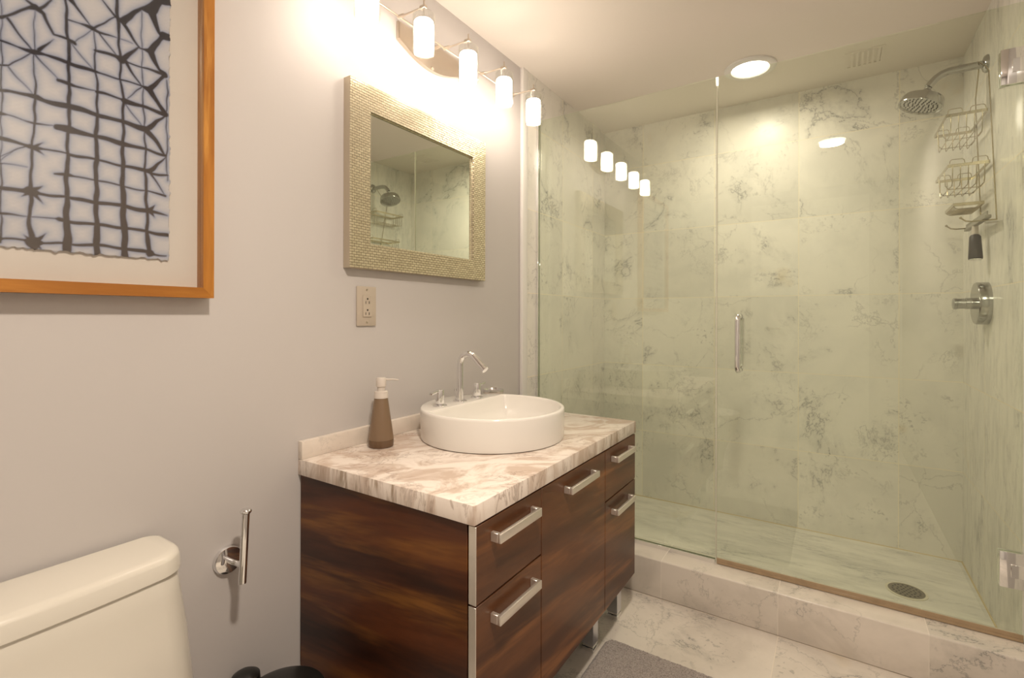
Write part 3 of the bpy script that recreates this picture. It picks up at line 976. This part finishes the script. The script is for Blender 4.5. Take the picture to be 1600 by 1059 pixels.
STROKES = [
[(2665,16528,9),(2653,15749,17),(2659,15329,21),(2679,14914,49),(2659,14532,41),(2645,14155,41),(2636,14049,41),(2614,13622,51),(2624,13251,69),(2597,12779,65),(2636,12341,103),(2662,12250,121)],
[(3075,16866,47),(3093,16509,52),(3112,16127,64),(3131,15719,64),(3122,15299,57),(3140,14938,76),(3122,14490,57),(3112,14039,66),(3103,13621,86),(3103,13230,90),(3103,12765,124),(3112,12265,160)],
[(3481,16578,16),(3512,16136,24),(3512,15730,40),(3552,15365,41),(3542,14928,57),(3538,14487,81),(3538,13647,89),(3538,12884,102),(3552,12250,134)],
[(3859,17287,64),(3866,16898,75),(3887,16516,48),(3909,16132,54),(3915,15740,39),(3963,15337,61),(3959,14913,55),(3959,14483,70),(3952,14059,87),(3959,13612,101),(3963,13217,123),(3981,12797,132),(3996,12243,136)],
[(4259,17286,12),(4273,16507,14),(4289,15754,18),(4301,15352,28),(4324,14897,23),(4336,14484,42),(4336,14048,47),(4347,13615,75),(4371,13183,61),(4375,12801,84),(4406,12306,108)],
[(4707,16058,15),(4752,15794,30),(4707,15328,20),(4737,14860,20),(4720,14452,30),(4727,13920,15)],
[(2245,16419,10),(2248,15746,16),(2251,14891,29),(2245,13943,13),(2245,13223,32),(2245,12784,22),(2251,12300,41)],
[(2232,14884,67),(2328,14909,57),(2559,14916,70),(2714,14915,118),(2802,14900,83),(3131,14922,135),(3501,14914,96),(3898,14906,84),(4347,14891,150),(4489,14729,110),(4707,14429,34)],
[(2232,15716,45),(2442,15711,28),(2662,15717,117),(2802,15721,48),(3112,15723,86),(3481,15717,76),(3603,15717,36),(3915,15740,37),(4255,15741,32),(4418,15722,165),(4537,15546,69),(4695,15324,126)],
[(2232,16120,76),(2312,16184,48),(2559,16438,50),(2662,16503,121),(2784,16448,72),(2909,16152,38),(3093,16143,64),(3207,16122,87)],
[(2312,16138,48),(2610,15752,24)],
[(2731,16516,61),(2873,16757,29)],
[(2559,16565,40),(2662,16503,81)],
[(3093,16509,39),(3265,16521,20),(3461,16530,106),(3562,16516,64),(3855,16527,13),(4118,16544,8)],
[(3150,16906,129),(3226,16823,65),(3461,16543,22)],
[(3624,17161,23),(3834,16934,71),(3942,16910,144),(4255,17310,50),(4418,17368,229),(4585,17650,130),(4782,17727,160)],
[(3481,16527,45),(3855,16971,19)],
[(3942,16884,96),(4232,16515,35),(4301,16520,40),(4418,16518,153),(4585,16204,65),(4671,16155,158)],
[(4418,17368,204),(4585,16982,65),(4658,16962,183),(4782,16964,160)],
[(3963,16182,96),(4232,16542,20)],
[(4418,16531,153),(4585,16843,78),(4646,16942,105)],
[(3512,16136,63),(3834,16151,78),(3920,16136,171),(4029,16131,37),(4301,16126,33),(4671,16155,84)],
[(3562,16516,36),(3855,16160,19)],
[(3985,16138,72),(4255,15741,25)],
[(4418,15750,127),(4585,16009,65),(4671,16155,79)],
[(4418,15750,127),(4683,15320,53)],
[(2964,15334,60),(3131,15327,98),(3226,15327,49),(3562,15369,10)],
[(3542,15348,64),(3898,15352,42),(3974,15341,145),(4255,15335,68),(4695,15310,112)],
[(4418,14941,127),(4695,15296,26)],
[(2232,14479,90),(2328,14478,23),(2526,14464,19),(2662,14462,47),(2909,14495,10)],
[(2964,14477,121),(3131,14493,172),(3226,14498,111),(3522,14490,89),(3963,14479,119),(4347,14468,60),(4707,14443,70)],
[(2328,15329,27),(2610,15682,20)],
[(2232,15311,38),(2328,15329,31)],
[(2328,15306,19),(2645,14948,8)],
[(2679,15666,24),(2982,15341,8)],
[(3131,16111,22),(3481,15743,9)],
[(3207,16122,13),(3461,16505,9)],
[(3985,15292,19),(4278,14937,15)],
[(4029,15414,15),(4255,15714,25)],
[(2232,14052,90),(2526,14047,58),(2662,14028,106),(2784,14028,38),(3075,14049,34),(3131,14040,74),(3481,14047,51),(3603,14041,51),(3898,14040,58),(4347,14032,95),(4465,14006,69),(4732,14028,39)],
[(2662,14028,89),(2775,13930,0)],
[(2662,14028,81),(2784,14146,0)],
[(4394,14043,102),(4489,13929,0)],
[(4418,14049,102),(4707,14401,21)],
[(4441,13973,51),(4707,13587,11)],
[(2232,13640,36),(2280,13653,14),(2559,13651,7)],
[(2946,13639,34),(3131,13647,86),(3207,13641,35),(3522,13664,36),(3898,13633,37),(4029,13622,42),(4347,13623,27),(4707,13587,56)],
[(2232,13231,79),(2526,13226,93),(2619,13234,199),(2731,13222,59),(3075,13244,61),(3169,13226,74),(3522,13232,86),(3898,13239,84),(4347,13214,109),(4465,13207,83),(4732,13184,17)],
[(2619,13234,120),(2775,13373,0)],
[(2619,13234,120),(2775,13065,0)],
[(2619,13234,100),(2501,13116,0)],
[(4394,13222,127),(4513,13354,0)],
[(4394,13222,127),(4501,13089,0)],
[(2232,12781,56),(2559,12803,14),(2946,12808,24),(3001,12805,85),(3169,12795,74),(3522,12800,71),(3898,12806,74),(4347,12791,65),(4732,12762,98)],
[(2232,12354,135),(2280,12360,41),(2526,12381,46),(2645,12349,258),(2784,12354,43),(3056,12376,54),(3207,12381,54),(3522,12407,71),(3898,12399,68),(4347,12369,87),(4418,12349,192),(4513,12331,55),(4732,12326,23)],
[(2645,12349,141),(2811,12524,0)],
[(2645,12349,141),(2775,12247,0)],
[(2645,12349,120),(2534,12474,0)],
[(2714,15776,81),(2909,16056,0)],
[(2679,15713,81),(2784,15879,0)],
[(2232,13737,8),(2610,14072,28)],
[(2393,13872,8),(2232,13670,8)]]

py0, py1, pz0, pz1 = -0.030, 0.478, 1.2235, 1.955
ny_, nz_ = 380, 548
Yg, Zg = np.meshgrid(np.linspace(py0, py1, ny_), np.linspace(pz0, pz1, nz_))
rng = np.random.default_rng(3)
# torn (deckled) edges
jit = lambda n, s: np.convolve(rng.normal(0, s, n + 4), np.ones(5) / 5, 'valid')
Yp, Zp = Yg.copy(), Zg.copy()
Yp[:, -1] += jit(nz_, 0.0028) - 0.001
Zp[0, :] += jit(ny_, 0.0028)
Zp[-1, :] += jit(ny_, 0.0028)
Yp[:, 0] += jit(nz_, 0.0028)
wob = 0.0010 * np.sin(Zg * 91 + 3 * np.sin(Yg * 37)) + 0.0004 * np.sin(Zg * 210 + Yg * 120)
wob2 = 0.0010 * np.sin(Yg * 97 + 2 * np.sin(Zg * 41)) + 0.0003 * np.sin(Yg * 190 + Zg * 150)
YY, ZZ = Yg + wob, Zg + wob2
S = np.full(YY.shape, 1.0)
for oy, oz in ((0, 0), (-0.2565, 0), (0, 0.56), (-0.2565, 0.56)):
    for stk in STROKES:
        P = [(a / 1e4 + oy, b / 1e4 + oz, c / 2e4) for a, b, c in stk]
        for (a0, b0, w0), (a1, b1, w1) in zip(P, P[1:]):
            mw = max(w0, w1) + 0.010
            m = (YY > min(a0, a1) - mw) & (YY < max(a0, a1) + mw) & (ZZ > min(b0, b1) - mw) & (ZZ < max(b0, b1) + mw)
            if not m.any():
                continue
            dy, dz = a1 - a0, b1 - b0
            q = np.clip(((YY[m] - a0) * dy + (ZZ[m] - b0) * dz) / (dy * dy + dz * dz + 1e-12), 0, 1)
            dd = np.hypot(YY[m] - a0 - q * dy, ZZ[m] - b0 - q * dz) - (w0 + (w1 - w0) * q) * 0.84
            S[m] = np.minimum(S[m], dd)
core = np.clip(0.5 - S / 0.0016, 0, 1)
halo = np.exp(-np.clip(S, 0, 1) / 0.0050)
fine = 0.5 + 0.5 * np.sin(Zg * 900 + 5 * np.sin(Yg * 60)) * np.sin(Yg * 400 + Zg * 80)
paper = np.array([0.64, 0.63, 0.68])
navy = np.array([0.11, 0.19, 0.42])
dye_hi = np.array([0.016, 0.014, 0.028])
dye_lo = np.array([0.060, 0.040, 0.036])
lowmix = np.clip((1.62 - Zg) / 0.35 + (Yg - 0.3) * 1.5, 0, 1)[..., None]
dye = dye_hi * (1 - lowmix) + dye_lo * lowmix
col = paper * (1 - 0.05 * fine[..., None])
col = col * (1 - 0.62 * halo[..., None]) + navy * 0.62 * halo[..., None]
col = col * (1 - core[..., None]) + dye * core[..., None]
me = bpy.data.meshes.new('print_sheet')
ox, oy_, oz_ = WORLD_LOC[ar.name]
Xp = 0.0165 + 0.0008 * np.sin(Yg * 23) * np.sin(Zg * 17)
vf = np.stack([Xp - ox, Yp - oy_, Zp - oz_], -1).reshape(-1, 3)
vb_ = vf.copy()
vb_[:, 0] -= 0.0008
nv = ny_ * nz_
idx = np.arange(nv).reshape(nz_, ny_)
quads = np.stack([idx[:-1, :-1], idx[:-1, 1:], idx[1:, 1:], idx[1:, :-1]], -1).reshape(-1, 4)
bq = quads[:, ::-1] + nv
edge = np.concatenate([idx[0, :], idx[1:, -1], idx[-1, -2::-1], idx[-2:0:-1, 0]])
e2 = np.roll(edge, -1)
sq = np.stack([e2, edge, edge + nv, e2 + nv], -1)
allq = np.concatenate([quads, bq, sq])
me.vertices.add(nv * 2)
me.vertices.foreach_set('co', np.concatenate([vf, vb_]).astype(np.float32).ravel())
me.loops.add(allq.size)
me.loops.foreach_set('vertex_index', allq.astype(np.int32).ravel())
me.polygons.add(len(allq))
me.polygons.foreach_set('loop_start', (np.arange(len(allq)) * 4).astype(np.int32))
try:
    me.polygons.foreach_set('loop_total', np.full(len(allq), 4, np.int32))
except Exception:
    pass
me.update(calc_edges=True)
ca = me.color_attributes.new('dye', 'FLOAT_COLOR', 'POINT')
c4 = np.ones((nv * 2, 4), np.float32)
c4[:nv, :3] = col.reshape(-1, 3)
c4[nv:, :3] = paper
ca.data.foreach_set('color', c4.ravel())
pt = NT('dyed_paper')
at = pt.n('Attribute')
at.attribute_name = 'dye'
pt.l(at.outputs['Color'], pt.b.inputs['Base Color'])
pt.b.inputs['Roughness'].default_value = 0.85
me.materials.append(pt.m)
po = bpy.data.objects.new('print', me)
COL.objects.link(po)
po.parent = ar
po['label'] = 'hand-dyed paper with dark blue and brown bound-grid pattern'

# ------------------------------------------------------------------ shower screen and door
ZT = 2.036
pn = thing('shower_screen', 'fixed clear glass shower panel between the tiled wall and the glass door', 'glass panel', (0.41, YG, ZK))
MB().box((0.016, YG, ZK + 0.004), (0.8175, YG + 0.010, ZT), 0.0008, 1).build('glass_pane', M_glass, pn)
MB().box((0.012, YG - 0.006, ZK), (0.8175, YG - 0.001, ZK + 0.016), 0.0005, 1).box((0.012, YG + 0.011, ZK), (0.8175, YG + 0.016, ZK + 0.016), 0.0005, 1).build('bottom_channel', M_chrome, pn)
MB().box((0.012, YG - 0.006, ZK + 0.0165), (0.024, YG - 0.001, ZT), 0.0005, 1).box((0.012, YG + 0.011, ZK + 0.0165), (0.024, YG + 0.016, ZT), 0.0005, 1).build('wall_channel', M_chrome, pn)

dg = thing('shower_door', 'hinged frameless glass shower door with vertical chrome pull', 'shower door', (1.24, YG, ZK))
MB().box((0.823, YG, ZK + 0.012), (XW - 0.006, YG + 0.010, ZT), 0.0008, 1).build('glass_pane', M_glass, dg)
MB().box((0.824, YG - 0.003, ZK + 0.0015), (XW - 0.004, YG + 0.0125, ZK + 0.012), 0.001, 1).box((0.824, YG - 0.003, ZK + 0.012), (XW - 0.004, YG - 0.0006, ZK + 0.024), 0.0005, 1).build('sweep', M_seal, dg, 'tan sweep seal along the bottom')
MB().box((0.8185, YG + 0.001, ZK + 0.012), (0.8225, YG + 0.009, ZT)).build('edge_seal', simple('clear_seal', (0.62, 0.60, 0.50), 0.15), dg)
pl = MB()
hx, hz0, hz1 = 0.902, 0.905, 1.108
for s_ in (-1, 1):
    yb_ = YG if s_ < 0 else YG + 0.010
    yo = yb_ + s_ * 0.045
    pts = [(hx, yb_, hz0)]
    for k in range(7):
        a = PI / 2 * k / 6
        pts.append((hx, yo - s_ * 0.018 * (1 - math.sin(a)), hz0 + 0.018 * (1 - math.cos(a))))
    for k in range(7):
        a = PI / 2 * k / 6
        pts.append((hx, yo - s_ * 0.018 * (1 - math.cos(a)), hz1 - 0.018 * (1 - math.sin(a))))
    pts.append((hx, yb_, hz1))
    pl.tube(pts, 0.0098, 20)
pl.build('pull_handle', M_chrome, dg, 'chrome tubular pull')
for z0, z1 in ((1.797, 1.902), (0.307, 0.412)):
    hg = MB()
    for ya, yb2 in ((YG - 0.010, YG - 0.0004), (YG + 0.0104, YG + 0.020)):
        hg.box((1.616, ya, z0), (XW, yb2, z1), 0.0015, 2)
    hb = hg.build('hinge', M_chrome, dg, 'square chrome hinge')
    MB().box((1.640, YG - 0.013, (z0 + z1) / 2 - 0.02), (XW, YG - 0.0102, (z0 + z1) / 2 + 0.02), 0.001, 1).build('hinge_knuckle', M_chrome, hb)

# ------------------------------------------------------------------ shower fittings
AY, AZ = 2.470, 2.040
sh = thing('overhead_shower', 'chrome round shower head on a bent arm from the right wall', 'shower head', (XW, AY, AZ))
MB().lathe([(0.0, 0.0), (0.032, 0.0), (0.032, 0.004), (0.027, 0.011), (0.014, 0.015), (0.0, 0.015)], (XW, AY, AZ), axis=(-1, 0, 0)).build('flange', M_dull, sh)
pts = [(XW - 0.010, AY, AZ), (1.60, AY, AZ + 0.001), (1.565, AY, AZ), (1.545, AY, AZ - 0.006), (1.528, AY, AZ - 0.017), (1.516, AY, AZ - 0.030), (1.506, AY, AZ - 0.044)]
MB().tube(pts, 0.0135, 20).build('arm', M_dull, sh)
ax = Vector((-0.36, -0.10, -1)).normalized()
c0 = Vector((1.504, AY, AZ - 0.050))
MB().lathe([(0.0, -0.010), (0.008, -0.008), (0.0125, 0.0), (0.008, 0.010), (0.0, 0.014)], c0, axis=ax, n=24).lathe([(0.0, 0.008), (0.015, 0.008), (0.019, 0.012), (0.019, 0.034), (0.0, 0.034)], c0, axis=ax).build('ball_joint', M_dull, sh)
hd = MB().lathe([(0.0, 0.033), (0.058, 0.034), (0.064, 0.037), (0.067, 0.042), (0.072, 0.068), (0.071, 0.072), (0.067, 0.072), (0.064, 0.068), (0.0, 0.067)], c0, axis=ax, n=64)
hdo = hd.build('spray_head', M_dull, sh, sharp=30)
nz = MB()
u_ = ax.orthogonal().normalized()
w_ = ax.cross(u_)
for rr, cnt in ((0.012, 6), (0.026, 12), (0.040, 18), (0.053, 24)):
    for k in range(cnt):
        a = 2 * PI * k / cnt
        p = c0 + ax * 0.0668 + (u_ * math.cos(a) + w_ * math.sin(a)) * rr
        nz.cyl(p, p + ax * 0.0035, 0.0022, 8)
nz.build('nozzles', simple('nozzle_rubber', (0.12, 0.12, 0.11), 0.5), hdo, 'grey rubber spray nozzles')

vh = thing('shower_valve', 'chrome round shower mixer valve on the right wall', 'shower valve', (XW, 2.462, 1.158))
MB().lathe([(0.0, 0.0), (0.078, 0.0), (0.078, 0.030), (0.075, 0.035), (0.0, 0.036)], (XW, 2.462, 1.158), axis=(-1, 0, 0), n=64).build('escutcheon', M_dull, vh)
MB().lathe([(0.0, 0.036), (0.021, 0.036), (0.021, 0.060), (0.0195, 0.061), (0.0195, 0.085), (0.021, 0.086), (0.021, 0.094), (0.018, 0.096), (0.0, 0.096)], (XW, 2.462, 1.158), axis=(-1, 0, 0), n=40).build('handle', M_dull, vh)

# wire caddy hung from the shower arm
cd = thing('shower_caddy', 'champagne wire shower caddy hanging from the shower arm', 'shower caddy', (1.66, 2.48, 2.02))
XR = 1.664
w = MB()
tA, bA = (XR, 2.600, 1.93), (XR, 2.513, 1.470)
tB, bB = (XR, 2.407, 1.99), (XR, 2.300, 1.440)
hk = (XR - 0.018, AY, AZ + 0.0135)
w.tube([bA, tA, (XR - 0.003, 2.585, 1.955), (XR - 0.010, 2.50, 2.030), hk, (XR - 0.018, 2.455, 2.046), (XR - 0.006, 2.415, 2.010), tB, bB], 0.0022, 8)
w.tube([(XR, 2.513, 1.470), (XR, 2.300, 1.440)], 0.0022, 8)
w.build('hanger', M_wire, cd)


def strip_rect(b, x0, x1, y0, y1, z, h=0.011, tk=0.0022):
    b.box((x0, y0, z - h / 2), (x1, y0 + tk, z + h / 2))
    b.box((x0, y1 - tk, z - h / 2), (x1, y1, z + h / 2))
    b.box((x0, y0 + tk, z - h / 2), (x0 + tk, y1 - tk, z + h / 2))
    b.box((x1 - tk, y0 + tk, z - h / 2), (x1, y1 - tk, z + h / 2))


for (y0, y1, zr_, dp) in ((2.400, 2.655, 1.850, 0.070), (2.367, 2.620, 1.656, 0.070)):
    b = MB()
    x0, x1 = 1.547, XR - 0.003
    strip_rect(b, x0, x1, y0, y1, zr_)
    for k in range(5):
        x = x0 + 0.014 + k * (x1 - x0 - 0.028) / 4
        b.tube([(x, y0 + 0.001, zr_), (x, y0 + 0.004, zr_ - dp + 0.01), (x, y0 + 0.014, zr_ - dp), (x, y1 - 0.014, zr_ - dp), (x, y1 - 0.004, zr_ - dp + 0.01), (x, y1 - 0.001, zr_)], 0.0017, 6)
    for k in range(2):
        y = y0 + 0.07 + k * (y1 - y0 - 0.14)
        b.tube([(x0 + 0.001, y, zr_), (x0 + 0.004, y, zr_ - dp + 0.012), (x0 + 0.014, y, zr_ - dp - 0.002), (x1 - 0.012, y, zr_ - dp - 0.002), (x1 - 0.003, y, zr_ - dp + 0.012), (x1 - 0.001, y, zr_)], 0.0017, 6)
    # raised loops on the rim
    for xa, xb2 in ((x0 + 0.004, x0 + 0.048), (x1 - 0.048, x1 - 0.004)):
        for yy in (y0 + 0.001, y1 - 0.001):
            b.tube([(xa, yy, zr_), (xa + 0.003, yy, zr_ + 0.018), (xa + 0.008, yy, zr_ + 0.022), (xb2 - 0.008, yy, zr_ + 0.022), (xb2 - 0.003, yy, zr_ + 0.018), (xb2, yy, zr_)], 0.0015, 6)
    b.build('basket', M_wire, cd)
b = MB()
strip_rect(b, 1.575, XR - 0.003, 2.445, 2.610, 1.527, 0.012)
for k in range(9):
    y = 2.455 + k * 0.018
    b.tube([(1.576, y, 1.527), (1.580, y, 1.517), (1.590, y, 1.512), (XR - 0.012, y, 1.512), (XR - 0.004, y, 1.527)], 0.0016, 6)
b.build('soap_tray', M_wire, cd)
for y, z in ((2.300, 1.440), (2.560, 1.452)):
    MB().tube([(XR, y, z), (1.60, y, z - 0.001), (1.585, y, z + 0.002), (1.572, y, z + 0.014)], 0.0026, 8).cyl((1.574, y, z + 0.012), (1.570, y, z + 0.017), 0.004, 10).build('hook', M_wire, cd)

# squeegee lying across the two caddy hooks
sq = thing('squeegee', 'small grey squeegee with black handle hanging below the wire caddy', 'squeegee', (1.64, 2.43, 1.46))
MB().box((1.628, 2.270, 1.4425), (1.646, 2.590, 1.4545), 0.003, 2).box((1.634, 2.275, 1.455), (1.638, 2.585, 1.468)).build('blade', M_blade, sq)
MB().tube([(1.637, 2.452, 1.443), (1.637, 2.455, 1.405)], [0.009, 0.011], 14).build('neck', M_pump, sq)
MB().tube([(1.637, 2.455, 1.407), (1.637, 2.453, 1.402), (1.636, 2.440, 1.325), (1.636, 2.439, 1.320)], [0.014, 0.0165, 0.0205, 0.0195], 24).build('handle', simple('dark_rubber', (0.022, 0.014, 0.012), 0.45), sq)
MB().tube([(1.636, 2.439, 1.3198), (1.636, 2.4385, 1.314)], [0.018, 0.014], 20).build('end_cap', M_chrome, sq)

# floor drain
dn = thing('floor_drain', 'round metal drain grate in the shower floor', 'drain', (1.44, 2.442, ZS))
MB().lathe([(0.058, 0.0), (0.066, 0.0), (0.066, 0.002), (0.058, 0.003)], (1.44, 2.442, ZS), closed=True, n=64).build('drain_ring', simple('drain_rim', (0.62, 0.58, 0.46), 0.4), dn, 'pale rim')
g = MB()
g.lathe([(0.0, 0.0), (0.0578, 0.0), (0.0578, 0.0028), (0.0, 0.0028)], (1.44, 2.442, ZS), n=64)
g.build('grate', simple('aged_steel', (0.22, 0.20, 0.15), 0.35, 0.9), dn)
hh = MB()
for rr, cnt in ((0.0, 1), (0.014, 6), (0.028, 12), (0.043, 18)):
    for k in range(cnt):
        a = 2 * PI * k / cnt
        hh.cyl((1.44 + rr * math.cos(a), 2.442 + rr * math.sin(a), ZS + 0.0025), (1.44 + rr * math.cos(a), 2.442 + rr * math.sin(a), ZS + 0.0031), 0.0038, 10)
hh.build('drain_holes', M_dark, dn)
